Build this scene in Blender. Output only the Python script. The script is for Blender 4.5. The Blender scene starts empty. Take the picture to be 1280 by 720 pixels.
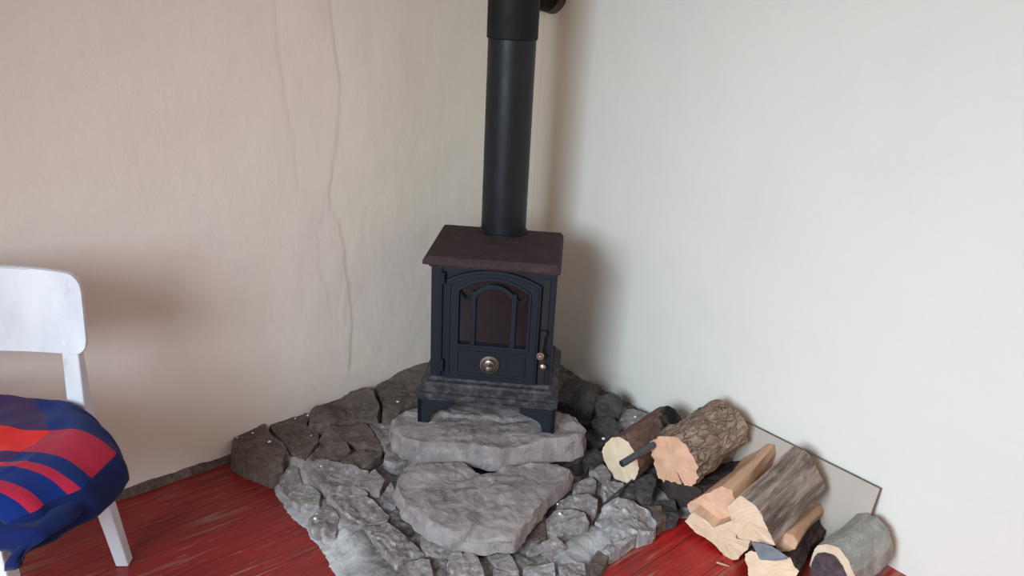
import bpy, bmesh, math, random
from mathutils import Vector, Matrix, noise
random.seed(7)
SC = bpy.context.scene
COL = SC.collection
PI = math.pi

# ------------------------------------------------------------------ camera maths (camera stands at the origin, 1.42 m up)
TH, RO, FL, HC = math.radians(21), math.radians(3), 950.0, 1.42
_r = Vector((1, 0, 0)); _u = Vector((0, math.sin(TH), math.cos(TH))); FW = Vector((0, math.cos(TH), -math.sin(TH)))
RR = _r*math.cos(RO) + _u*math.sin(RO); UU = _u*math.cos(RO) - _r*math.sin(RO)
CAM = Vector((0, 0, HC))
def ray(x, y): return FW + RR*((x-640)/FL) + UU*((360-y)/FL)
def pplane(x, y, o, n):
    d = ray(x, y); return CAM + d*((Vector(o)-CAM).dot(Vector(n))/d.dot(Vector(n)))
def pz(x, y, z=0.0): return pplane(x, y, (0, 0, z), (0, 0, 1))
def pfar(P, x, y, L):
    d = ray(x, y).normalized(); w = P-CAM; b = w.dot(d); D = b*b-(w.dot(w)-L*L)
    return CAM + d*(b+math.sqrt(max(D, 0)))

CORNER = Vector((0.066, 2.873, 0))
DL = Vector((-0.750, -0.661, 0)).normalized(); NL = Vector((0.661, -0.750, 0)).normalized()    # along the left wall, and into the room
DR = Vector((0.658, -0.753, 0)).normalized(); NR = Vector((-0.753, -0.658, 0)).normalized()

# ------------------------------------------------------------------ materials
def srgb(r, g, b):
    f = lambda c: (c/255/12.92) if c/255 <= .04045 else ((c/255+.055)/1.055)**2.4
    return (f(r), f(g), f(b), 1)
class Mat:
    def __init__(s, name, rough=.8, metal=0.0, spec=.5):
        s.m = bpy.data.materials.new(name); s.m.use_nodes = True; s.t = s.m.node_tree; s.n = s.t.nodes; s.l = s.t.links
        s.b = s.n['Principled BSDF']; s.b.inputs['Roughness'].default_value = rough; s.b.inputs['Metallic'].default_value = metal
        s.b.inputs['Specular IOR Level'].default_value = spec
        s.tc = s.n.new('ShaderNodeTexCoord')
    def co(s, scale=(1, 1, 1), rot=(0, 0, 0), kind='Object'):
        m = s.n.new('ShaderNodeMapping'); s.l.new(s.tc.outputs[kind], m.inputs[0])
        m.inputs['Scale'].default_value = scale; m.inputs['Rotation'].default_value = rot; return m.outputs[0]
    def noise(s, scale, detail=4, rough=.55, co=None, dist=0):
        n = s.n.new('ShaderNodeTexNoise'); n.inputs['Scale'].default_value = scale; n.inputs['Detail'].default_value = detail
        n.inputs['Roughness'].default_value = rough; n.inputs['Distortion'].default_value = dist
        s.l.new(co if co else s.tc.outputs['Object'], n.inputs['Vector']); return n.outputs['Fac']
    def vor(s, scale, co=None, feat='F1'):
        n = s.n.new('ShaderNodeTexVoronoi'); n.inputs['Scale'].default_value = scale; n.feature = feat
        s.l.new(co if co else s.tc.outputs['Object'], n.inputs['Vector']); return n.outputs['Distance']
    def ramp(s, fac, stops, interp='LINEAR'):
        r = s.n.new('ShaderNodeValToRGB'); e = r.color_ramp.elements; r.color_ramp.interpolation = interp
        while len(e) < len(stops): e.new(.5)
        for i, (p, c) in enumerate(stops):
            e[i].position = p; e[i].color = c if len(c) == 4 else tuple(c)+(1,)
        s.l.new(fac, r.inputs[0]); return r.outputs[0]
    def mix(s, fac, a, b, mode='MIX'):
        m = s.n.new('ShaderNodeMix'); m.data_type = 'RGBA'; m.blend_type = mode
        for v, i in ((fac, 0), (a, 6), (b, 7)):
            if isinstance(v, (int, float)): m.inputs[i].default_value = v
            elif isinstance(v, tuple): m.inputs[i].default_value = v
            else: s.l.new(v, m.inputs[i])
        return m.outputs[2]
    def math(s, op, a, b=0.0):
        m = s.n.new('ShaderNodeMath'); m.operation = op
        for v, i in ((a, 0), (b, 1)):
            if isinstance(v, (int, float)): m.inputs[i].default_value = v
            else: s.l.new(v, m.inputs[i])
        return m.outputs[0]
    def col(s, c):
        if isinstance(c, tuple): s.b.inputs['Base Color'].default_value = c
        else: s.l.new(c, s.b.inputs['Base Color'])
        return s
    def rough(s, c): s.l.new(c, s.b.inputs['Roughness']); return s
    def bump(s, h, strength=.5, dist=.005):
        b = s.n.new('ShaderNodeBump'); b.inputs['Strength'].default_value = strength; b.inputs['Distance'].default_value = dist
        s.l.new(h, b.inputs['Height'])
        if s.b.inputs['Normal'].is_linked: s.l.new(s.b.inputs['Normal'].links[0].from_socket, b.inputs['Normal'])
        s.l.new(b.outputs[0], s.b.inputs['Normal']); return s

def simple(name, c, rough=.6, metal=0, noise_amt=.12, scale=30, bump=.15, spec=.5):
    M = Mat(name, rough, metal, spec)
    dark = tuple(v*(1-noise_amt) for v in c[:3])+(1,); lite = tuple(min(1, v*(1+noise_amt)) for v in c[:3])+(1,)
    n = M.noise(scale, 5)
    M.col(M.ramp(n, [(.3, dark), (.7, lite)]))
    if bump: M.bump(n, bump, .002)
    return M.m

def wall_mat(name, A, B, C_, patch_attr=False):
    M = Mat(name, .92, 0, .2)
    big = M.noise(1.1, 4, .6); mid = M.noise(5, 5, .6); fine = M.noise(60, 6, .7)
    c = M.mix(M.ramp(big, [(.40, (0, 0, 0)), (.62, (1, 1, 1))]), A, B)
    c = M.mix(M.ramp(mid, [(.52, (0, 0, 0)), (.75, (.55, .55, .55))]), c, C_)
    if patch_attr:
        at = M.n.new('ShaderNodeAttribute'); at.attribute_name = 'patch'
        c = M.mix(at.outputs['Fac'], c, srgb(224, 214, 198))
    M.col(c)
    w = M.noise(14, 4, .55, M.co((1, 1, .35)))
    M.bump(fine, .22, .003); M.bump(w, .13, .012); M.bump(M.noise(4, 5, .6), .25, .02)
    v = M.noise(240, 2, .5); M.bump(v, .12, .0012)
    return M.m
m_wall_l = wall_mat('beige_plaster', srgb(227, 211, 202), srgb(225, 212, 201), srgb(219, 202, 198), True)
m_wall_r = wall_mat('cream_plaster', srgb(219, 213, 206), srgb(217, 212, 205), srgb(213, 208, 204), True)
m_ceil = simple('white_ceiling', srgb(225, 222, 215), .9, 0, .03, 3, .1)

def floor_mat():
    M = Mat('red_painted_boards', .33)
    ang = math.atan2(DL.y, DL.x)
    co = M.co((1, 1, 1), (0, 0, -ang))                      # x runs along the boards
    sx = M.n.new('ShaderNodeSeparateXYZ'); M.l.new(co, sx.inputs[0])
    y = M.math('DIVIDE', sx.outputs[1], .118)
    fr = M.math('FRACT', M.math('ADD', y, 100.3))
    idx = M.math('FLOOR', M.math('ADD', y, 100.3))
    wn = M.n.new('ShaderNodeTexWhiteNoise'); wn.noise_dimensions = '1D'; M.l.new(idx, wn.inputs['W'])
    edge = M.math('MINIMUM', fr, M.math('SUBTRACT', 1.0, fr))
    seam = M.ramp(edge, [(.0, (.25, .25, .25)), (.016, (1, 1, 1))])
    coS = M.co((2.2, 26, 1), (0, 0, 0))
    m2 = M.n.new('ShaderNodeMapping'); M.l.new(co, m2.inputs[0]); m2.inputs['Scale'].default_value = (2.0, 24, 1)
    m3 = M.n.new('ShaderNodeMapping'); M.l.new(co, m3.inputs[0]); m3.inputs['Scale'].default_value = (3.0, 60, 1); m3.inputs['Location'].default_value = (4, 3, 0)
    grain = M.noise(3, 6, .6, m2.outputs[0]); fine = M.noise(2.0, 5, .7, m3.outputs[0])
    big = M.noise(2.2, 4, .6)
    c = M.mix(M.ramp(big, [(.35, (0, 0, 0)), (.68, (1, 1, 1))]), srgb(120, 36, 33), srgb(162, 34, 30))
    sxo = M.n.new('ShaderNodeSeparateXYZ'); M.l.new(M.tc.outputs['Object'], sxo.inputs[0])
    c = M.mix(M.ramp(M.math('ADD', M.math('MULTIPLY', sxo.outputs[0], .5), M.math('MULTIPLY', big, .9)), [(.42, (0, 0, 0)), (.75, (1, 1, 1))]), c, srgb(186, 34, 32))  # brighter red towards the right: window glare painted into the board colour
    c = M.mix(M.math('MULTIPLY', wn.outputs['Value'], .35), c, srgb(104, 22, 22))
    c = M.mix(M.ramp(grain, [(.35, (.5, .5, .5)), (.55, (0, 0, 0))]), c, srgb(86, 22, 22))
    # worn-through paint and pale scratches along the boards
    wear = M.math('MULTIPLY', M.ramp(M.noise(1.5, 5, .6, m2.outputs[0]), [(.54, (0, 0, 0)), (.59, (1, 1, 1))]), M.ramp(M.noise(2.6, 3, .5), [(.46, (0, 0, 0)), (.60, (1, 1, 1))]))
    c = M.mix(M.math('MULTIPLY', wear, .8), c, srgb(152, 112, 98))
    scr = M.math('MULTIPLY', M.ramp(fine, [(.615, (0, 0, 0)), (.66, (1, 1, 1))]), M.ramp(big, [(.36, (0, 0, 0)), (.6, (1, 1, 1))]))
    c = M.mix(M.math('MULTIPLY', scr, .7), c, srgb(196, 138, 122))
    c = M.mix(seam, srgb(74, 22, 20), c)
    dust = M.ramp(M.noise(45, 5, .7), [(.62, (0, 0, 0)), (.8, (.25, .25, .25))])
    c = M.mix(dust, c, srgb(150, 110, 100))
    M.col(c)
    M.rough(M.ramp(M.noise(9, 4), [(.3, (.30,)*3), (.7, (.50,)*3)]))
    M.bump(seam, .6, .003); M.bump(grain, .25, .003); M.bump(wear, -.3, .001)
    return M.m
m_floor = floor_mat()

def stone_mat(name, a, b, dust, dustamt=.5, scale=7):
    M = Mat(name, .88, 0, .3)
    n = M.noise(scale, 8, .65, None, .6); n2 = M.noise(scale*6, 7, .7); lay = M.noise(5, 6, .6, M.co((3, 3, 1)))
    c = M.mix(M.ramp(n, [(.38, (0, 0, 0)), (.62, (1, 1, 1))]), a, b)
    c = M.mix(M.ramp(n2, [(.5, (0, 0, 0)), (.72, (dustamt,)*3)]), c, dust)
    c = M.mix(M.ramp(M.noise(scale*2.3, 6, .6, None, 1.5), [(.40, (.45, .45, .45)), (.46, (0, 0, 0))]), c, tuple(v*.5 for v in a[:3])+(1,))
    M.col(c)
    M.bump(n2, .7, .006); M.bump(lay, .8, .015); M.bump(M.noise(140, 4, .7), .35, .002)
    return M.m
m_slab = stone_mat('grey_slab_stone', srgb(130, 119, 120), srgb(150, 140, 139), srgb(176, 168, 166), .6, 5)
m_dark = stone_mat('dark_brown_stone', srgb(88, 76, 69), srgb(108, 95, 88), srgb(144, 131, 124), .5)
m_mid = stone_mat('mid_grey_stone', srgb(122, 112, 112), srgb(148, 138, 138), srgb(200, 195, 193), .95)
m_black = stone_mat('black_sooty_stone', srgb(60, 56, 56), srgb(88, 84, 84), srgb(122, 118, 118), .4)
m_lite = stone_mat('dusty_grey_stone', srgb(138, 131, 132), srgb(160, 154, 155), srgb(208, 204, 203), .9, 9)

def mortar_mat():
    M = Mat('rough_mortar', .95, 0, .2)
    n = M.noise(6, 8, .7, None, .8); n2 = M.noise(35, 7, .7); v = M.vor(60)
    at = M.n.new('ShaderNodeAttribute'); at.attribute_name = 'deep'
    c = M.mix(M.ramp(n, [(.35, (0, 0, 0)), (.65, (1, 1, 1))]), srgb(152, 148, 149), srgb(190, 188, 189))
    c = M.mix(M.ramp(n2, [(.5, (0, 0, 0)), (.72, (.8, .8, .8))]), c, srgb(108, 102, 104))
    dk = M.mix(M.ramp(n2, [(.4, (0, 0, 0)), (.7, (1, 1, 1))]), srgb(84, 76, 74), srgb(158, 152, 150))
    c = M.mix(at.outputs['Fac'], c, dk)
    M.col(c); M.bump(n2, .8, .008); M.bump(v, .4, .004); M.bump(M.noise(130, 5, .8), .5, .003)
    return M.m
m_mortar = mortar_mat()

def char(M):      # scorched patch towards the far end of the log
    sp = M.n.new('ShaderNodeSeparateXYZ'); M.l.new(M.tc.outputs['Object'], sp.inputs[0])
    return M.ramp(M.math('ADD', M.math('MULTIPLY', sp.outputs[0], 4.0), M.math('ADD', M.noise(11, 3), M.math('MULTIPLY', sp.outputs[1], -4.0))), [(.70, (0, 0, 0)), (.78, (1, 1, 1))])
def bark_mat(name, a, b, crack, sc=1.0, crackamt=1.0):
    M = Mat(name, .93, 0, .2)
    co = M.co((.45, 1, 1)); n = M.noise(22*sc, 8, .7, co, .8)
    d = M.n.new('ShaderNodeTexNoise'); d.inputs['Scale'].default_value = 26*sc; d.inputs['Detail'].default_value = 5; M.l.new(co, d.inputs[0])
    wv = M.n.new('ShaderNodeVectorMath'); wv.operation = 'MULTIPLY_ADD'; M.l.new(d.outputs['Color'], wv.inputs[0]); wv.inputs[1].default_value = (.045, .045, .045); M.l.new(co, wv.inputs[2])
    v = M.vor(40*sc, wv.outputs[0], 'DISTANCE_TO_EDGE')
    c = M.mix(M.ramp(n, [(.3, (0, 0, 0)), (.7, (1, 1, 1))]), a, b)
    k = M.math('MULTIPLY', M.ramp(v, [(0, (1, 1, 1)), (.10, (0, 0, 0))]), M.ramp(n, [(.35, (0, 0, 0)), (.55, (crackamt,)*3)]))
    c = M.mix(k, c, crack)
    c = M.mix(char(M), c, (.012, .011, .012, 1)) if name == 'red_brown_bark' else c
    c = M.mix(M.ramp(M.noise(7, 5, .6), [(.52, (0, 0, 0)), (.66, (.6, .6, .6))]), c, tuple(min(1, x*1.35) for x in b[:3])+(1,))
    M.col(c); M.bump(n, .9, .008); M.bump(M.ramp(v, [(0, (0, 0, 0)), (.2, (1, 1, 1))]), .7*crackamt, .005); M.bump(M.noise(120, 5, .7), .5, .003)
    return M.m
m_bark_tan = bark_mat('tan_rugged_bark', srgb(132, 106, 92), srgb(172, 146, 129), srgb(74, 56, 48), 1.3)
m_bark_red = bark_mat('red_brown_bark', srgb(92, 66, 58), srgb(134, 104, 92), srgb(44, 32, 30), .8, .5)
m_bark_dark = bark_mat('dark_bark', srgb(54, 44, 42), srgb(88, 72, 68), srgb(24, 20, 20), 1.0)
m_bark_grey = bark_mat('mossy_grey_bark', srgb(134, 129, 122), srgb(172, 167, 160), srgb(96, 90, 82), 1.3, .25)
def weather_mat():
    M = Mat('weathered_grey_wood', .9, 0, .2)
    n = M.noise(9, 8, .7, M.co((.5, 4.5, 4.5)), .3); n2 = M.noise(4, 4, .6, M.co((.6, 3, 3)))
    c = M.ramp(n, [(.32, srgb(66, 54, 48)), (.48, srgb(118, 103, 94)), (.66, srgb(174, 159, 148))])
    c = M.mix(M.ramp(n2, [(.55, (0, 0, 0)), (.68, (.6, .6, .6))]), c, srgb(176, 156, 140))
    M.col(c); M.bump(n, .9, .006); M.bump(M.noise(60, 5, .7, M.co((.4, 3, 3))), .5, .003)
    return M.m
m_weather = weather_mat()
def wood_mat(name, a, b, c3):
    M = Mat(name, .75, 0, .3)
    n = M.noise(7, 6, .6, M.co((.8, 7, 7)), .3); n2 = M.noise(5, 4, .6, M.co((.8, 2, 2)))
    c = M.mix(M.ramp(n, [(.3, (0, 0, 0)), (.7, (1, 1, 1))]), a, b)
    c = M.mix(M.ramp(n2, [(.48, (0, 0, 0)), (.68, (.8, .8, .8))]), c, c3)
    M.col(c); M.bump(n, .6, .004); M.bump(M.noise(90, 5, .7, M.co((.3, 3, 3))), .3, .002)
    return M.m
m_split = wood_mat('fresh_split_wood', srgb(190, 150, 122), srgb(214, 180, 152), srgb(160, 118, 94))
m_split_o = wood_mat('orange_split_wood', srgb(188, 146, 116), srgb(210, 170, 140), srgb(150, 120, 102))
def cut_mat(name, a, b, dark, cx=0, cy=0, scale=60):
    M = Mat(name, .8, 0, .3)
    m = M.n.new('ShaderNodeMapping'); M.l.new(M.tc.outputs['Object'], m.inputs[0]); m.inputs['Location'].default_value = (0, cx, cy); m.inputs['Scale'].default_value = (.05, 1, 1)
    w = M.n.new('ShaderNodeTexWave'); w.wave_type = 'RINGS'; w.rings_direction = 'X'; w.inputs['Scale'].default_value = scale; w.inputs['Distortion'].default_value = 2.5
    w.inputs['Detail'].default_value = 3; w.inputs['Detail Scale'].default_value = .6
    M.l.new(m.outputs[0], w.inputs[0])
    n = M.noise(16, 6, .6)
    c = M.mix(M.ramp(n, [(.35, (0, 0, 0)), (.65, (1, 1, 1))]), a, b)
    c = M.mix(M.math('MULTIPLY', w.outputs['Fac'], .09), c, dark)
    c = M.mix(M.ramp(M.noise(30, 5, .7), [(.66, (0, 0, 0)), (.75, (.5, .5, .5))]), c, dark)
    M.col(c); M.bump(w.outputs['Fac'], .2, .002); M.bump(M.noise(80, 5, .7, M.co((1, 1, .35))), .5, .003)
    return M.m
m_cut_or = cut_mat('orange_end_grain', srgb(206, 154, 126), srgb(220, 178, 150), srgb(168, 116, 92), .01, -.01)
m_cut_pale = cut_mat('pale_end_grain', srgb(218, 190, 162), srgb(228, 206, 180), srgb(184, 152, 124))
m_cut_cream = cut_mat('cream_end_grain', srgb(214, 182, 152), srgb(226, 200, 174), srgb(182, 146, 120), .06, .05, 30)
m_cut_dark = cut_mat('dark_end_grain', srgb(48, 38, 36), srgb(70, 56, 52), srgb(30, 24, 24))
m_hollow = simple('dark_purple_core', srgb(78, 64, 70), .95, 0, .4, 40, .8)

def iron_mat(name, c, rough, dusty=None, amt=.4, spec=.5):
    M = Mat(name, rough, 0, spec)
    n = M.noise(18, 6, .65); n2 = M.noise(160, 4, .6)
    col = M.mix(M.ramp(n, [(.35, (0, 0, 0)), (.7, (1, 1, 1))]), c, tuple(v*1.35 for v in c[:3])+(1,))
    if dusty: col = M.mix(M.ramp(M.noise(26, 8, .75), [(.45, (0, 0, 0)), (.75, (amt,)*3)]), col, dusty)
    M.col(col); M.bump(n2, .25, .0012); M.rough(M.ramp(n, [(.3, (max(rough-.08, .1),)*3), (.7, (min(rough+.12, 1),)*3)]))
    return M.m
m_iron = iron_mat('blue_black_stove_paint', srgb(20, 24, 33), .58, None, 0, .28)
m_iron_dark = iron_mat('black_recess', srgb(16, 17, 20), .7)
m_top = iron_mat('rust_brown_top_iron', srgb(54, 41, 43), .8, srgb(92, 70, 70), .5, .2)
m_base = iron_mat('dusty_base_iron', srgb(34, 34, 40), .7, srgb(122, 114, 113), .6, .4)
m_pipe = iron_mat('black_flue_steel', srgb(19, 21, 26), .42, srgb(40, 43, 50), .3, .3)
m_pipe_up = iron_mat('matt_black_flue_steel', srgb(15, 16, 18), .62, None, 0, .25)
m_rusty = iron_mat('rusty_joint', srgb(60, 40, 36), .7)
m_chrome = simple('aged_steel', (.24, .21, .18, 1), .32, 1, .15, 60, .1)
m_brass = simple('coppery_brass', (.42, .28, .24, 1), .42, 1, .15, 60, .1)
m_tube = simple('gunmetal_tube', (.085, .095, .115, 1), .35, .6, .2, 50, .1)
def glass_mat():
    M = Mat('sooty_stove_glass', .12, 0, .5)
    n = M.noise(9, 5, .6)
    M.col(M.ramp(n, [(.3, srgb(14, 13, 16)), (.6, srgb(26, 23, 25)), (.8, srgb(48, 40, 41))])); return M.m
m_glass = glass_mat()
def white_mat():
    M = Mat('white_painted_wood', .45)
    n = M.noise(4, 5, .6, M.co((2, 1, 1))); 
    c = M.ramp(n, [(.3, srgb(205, 205, 212)), (.6, srgb(226, 226, 232))])
    c = M.mix(M.ramp(M.noise(12, 6, .7, M.co((1, 1, .5))), [(.64, (0, 0, 0)), (.72, (.55, .55, .55))]), c, srgb(158, 152, 160))
    M.col(c); M.bump(M.noise(50, 4), .1, .002); return M.m
m_white = white_mat()
m_board = simple('beige_hardboard', srgb(176, 162, 154), .8, 0, .04, 4, .05)
m_boardedge = simple('dark_board_edge', srgb(118, 100, 92), .9, 0, .2, 60, .2)
m_trim = stone_mat('grimy_wall_foot', srgb(84, 70, 64), srgb(108, 94, 88), srgb(150, 138, 130), .5, 9)
m_crumb = simple('white_plaster', srgb(226, 222, 214), .9, 0, .05, 60, .3)
m_chip = simple('blue_grey_slate', srgb(122, 126, 136), .7, 0, .2, 40, .5)

# ------------------------------------------------------------------ mesh helpers
class MB:
    def __init__(s): s.v = []; s.f = []
    def add(s, vs, fs):
        o = len(s.v); s.v += [Vector(v) for v in vs]; s.f += [tuple(i+o for i in f) for f in fs]; return s
    def loft(s, rings, close=True, cap0=True, cap1=True):
        n = len(rings[0]); vs = [p for r in rings for p in r]; fs = []
        for i in range(len(rings)-1):
            for j in range(n if close else n-1):
                a, b = i*n+j, i*n+(j+1) % n
                fs.append((a, b, b+n, a+n))
        if cap0: fs.append(tuple(reversed(range(n))))
        if cap1: fs.append(tuple(range((len(rings)-1)*n, len(rings)*n)))
        return s.add(vs, fs)
    def box(s, x0, x1, y0, y1, z0, z1):
        return s.loft([[(x0, y0, z), (x1, y0, z), (x1, y1, z), (x0, y1, z)] for z in (z0, z1)])
    def prism(s, poly, y0, y1):          # poly in x,z; extruded along y
        return s.loft([[(x, y0, z) for x, z in poly], [(x, y1, z) for x, z in poly]])
    def strip(s, outer, inner, y0, y1):  # a flat frame between two matching closed outlines in x,z
        n = len(outer); vs = []
        for y in (y0, y1): vs += [(x, y, z) for x, z in outer]+[(x, y, z) for x, z in inner]
        fs = []
        for i in range(n):
            j = (i+1) % n
            fs += [(i, j, n+j, n+i), (2*n+j, 2*n+i, 3*n+i, 3*n+j), (j, i, 2*n+i, 2*n+j), (n+i, n+j, 3*n+j, 3*n+i)]
        return s.add(vs, fs)
    def lathe(s, prof, n=32, axis='z', c=(0, 0, 0)):
        rings = []
        for r, h in prof:
            ring = []
            for k in range(n):
                a = 2*PI*k/n; x, y = r*math.cos(a), r*math.sin(a)
                p = {'z': (x, y, h), 'y': (x, h, y), 'x': (h, x, y)}[axis]
                ring.append((p[0]+c[0], p[1]+c[1], p[2]+c[2]))
            rings.append(ring)
        return s.loft(rings)
    def tube(s, pts, r, n=12):
        pts = [Vector(p) for p in pts]; rings = []
        for i, p in enumerate(pts):
            t = (pts[min(i+1, len(pts)-1)]-pts[max(i-1, 0)]).normalized()
            a = t.cross(Vector((0, 0, 1)));
            if a.length < .1: a = t.cross(Vector((1, 0, 0)))
            a.normalize(); b = t.cross(a); rr = r[i] if isinstance(r, (list, tuple)) else r
            rings.append([p+a*rr*math.cos(2*PI*k/n)+b*rr*math.sin(2*PI*k/n) for k in range(n)])
        return s.loft(rings)
    def build(s, name, mat, parent=None, smooth=False, bevel=0, angle=35):
        me = bpy.data.meshes.new(name); me.from_pydata(s.v, [], s.f); me.update()
        bm = bmesh.new(); bm.from_mesh(me); bmesh.ops.recalc_face_normals(bm, faces=bm.faces); bm.to_mesh(me); bm.free()
        o = bpy.data.objects.new(name, me); COL.objects.link(o); me.materials.append(mat)
        if parent: o.parent = parent
        if smooth:
            me.polygons.foreach_set('use_smooth', [True]*len(me.polygons)); me.set_sharp_from_angle(angle=math.radians(angle))
        if bevel:
            b = o.modifiers.new('bevel', 'BEVEL'); b.width = bevel; b.segments = 2; b.limit_method = 'ANGLE'; b.angle_limit = math.radians(40)
        return o
def tag(o, label, cat, group=None):
    o['label'] = label; o['category'] = cat
    if group: o['group'] = group
    return o
def thing(name, label, cat, loc=(0, 0, 0), rz=0, group=None):
    o = bpy.data.objects.new(name, None); COL.objects.link(o); o.location = loc; o.rotation_euler = (0, 0, rz); o.empty_display_size = .1
    return tag(o, label, cat, group)
def struct(o): o['kind'] = 'structure'; return o
def nz(x, y, z, s=1.0): return noise.noise(Vector((x*s, y*s, z*s)))
def fbm(p, s, o=4):
    v = 0; a = 1
    for i in range(o): v += a*noise.noise(Vector(p)*s+Vector((i*7.1, 3.3, 1.7))); s *= 2.1; a *= .5
    return v

# ------------------------------------------------------------------ room shell
def wall(name, D, N, length, mat, creases=(), amp=.004):
    r = .07; us = []; u = r*.293
    while u < length: us.append(u); u += .002 if u < r else .0055 if .45 < u < 1.05 and name == 'wall_left' else .012 if u < 1.6 else .03
    zs = [i*.0125 for i in range(0, 161)]+[2.0+i*.05 for i in range(1, 11)]
    vs = []; patch = []
    for z in zs:
        for u in us:
            p = r-math.sqrt(max(0, r*r-(r-u)**2)) if u < r else 0
            d = amp*fbm((u, z, 5 if name[-1] == 't' else 9), 1.6, 3)+amp*.22*fbm((u, z*.5, 2), 9, 3)
            pt = 0
            for cr, h, fall, pp in creases:
                uc = None
                for (u0, z0), (u1, z1) in zip(cr[:-1], cr[1:]):
                    if z1 <= z <= z0: uc = u0+(u1-u0)*(z0-z)/max(z0-z1, 1e-6)
                if uc is None: continue
                uc += .014*nz(z, 3, 4, 11)+.007*nz(z, 8, 1, 38)
                e = uc-u                                   # positive towards the corner
                hh = h*(.55+.9*abs(nz(z, 1.3, 7, 6)))
                if e > 0: d += hh*math.exp(-e/fall)*min(1, e/.004)
                if pp and e > -.006: pt = max(pt, min(1, (e+.006)/.012)*(1 if pp > 0 else .5))
            if name == 'wall_left':
                bx_, bz_ = u-BL[0], z-BL[1]; rr_ = math.hypot(bx_, bz_*.8)+.05*nz(u, z, 5, 7)
                k_ = max(0, min(1, (rr_-.19)/.012)); pt *= .15+.85*k_; d += .0012*(1-k_)
            else: pt = 0
            pt = pt*.6; pt = max(pt, 1-u/.25)
            d *= min(1, (u-us[0])/.03)
            q = CORNER+D*u+N*(p+d); vs.append((q.x, q.y, z-.03)); patch.append(pt)
    n = len(us); fs = [(i*n+j, i*n+j+1, (i+1)*n+j+1, (i+1)*n+j) for i in range(len(zs)-1) for j in range(n-1)]
    m = MB().add(vs, fs); me = bpy.data.meshes.new(name); me.from_pydata(vs, [], fs); me.update()
    if N.dot(me.polygons[0].normal) < 0: me.flip_normals()
    me.polygons.foreach_set('use_smooth', [True]*len(me.polygons))
    at = me.attributes.new('patch', 'FLOAT', 'POINT'); at.data.foreach_set('value', patch)
    me.materials.append(mat); o = bpy.data.objects.new(name, me); COL.objects.link(o)
    sm = o.modifiers.new('thickness', 'SOLIDIFY'); sm.thickness = .25; sm.offset = -1
    return struct(o)
def uz(x, y):
    q = pplane(x, y, CORNER, NL); return ((q-CORNER).dot(DL), q.z+.03)
BL = uz(490, 365)
cr1 = [uz(*p) for p in [(404, -60), (410, 0), (416, 50), (424, 105), (424, 150), (412, 235), (412, 262), (425, 285), (432, 330), (438, 380), (440, 430), (436, 462)]]
cr2 = [uz(*p) for p in [(338, -60), (341, 0), (348, 80), (360, 150), (368, 170), (368, 200), (372, 235)]]
cr3 = [uz(*p) for p in [(402, 262), (396, 290), (398, 330), (410, 370), (414, 400)]]
cr4 = [uz(*p) for p in [(524, 130), (526, 160), (518, 190), (504, 225), (500, 262)]]
wall('wall_left', DL, NL, 3.3, m_wall_l, [(cr1, -.0034, .05, 1), (cr2, -.0020, .03, 0), (cr3, -.0016, .03, 0), (cr4, -.0012, .02, 0)], .005)
wall('wall_right', DR, NR, 3.0, m_wall_r, [], .003)
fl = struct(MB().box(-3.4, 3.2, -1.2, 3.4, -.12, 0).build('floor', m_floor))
ce = struct(MB().box(-3.4, 3.2, -1.2, 3.4, 2.46, 2.56).build('ceiling', m_ceil))
# grimy wall foot left of the hearth
m = MB(); rings = []
u = 1.22; k = 0
while u < 3.2:
    h = .020+.008*nz(u, 2, 3, 9)+.004*nz(u, 5, 3, 40); w = .022+.007*nz(u, 9, 1, 11)
    rings.append([CORNER+DL*u+N_ for N_ in (NL*-.01+Vector((0, 0, -.01)), NL*w+Vector((0, 0, -.01)), NL*(w*.9)+Vector((0, 0, h*.5)), NL*(w*.45)+Vector((0, 0, h*.95)), NL*-.01+Vector((0, 0, h*1.1)))])
    u += .015
m.loft(rings); struct(m.build('baseboard_left', m_trim, None, True, 0, 60))

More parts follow.
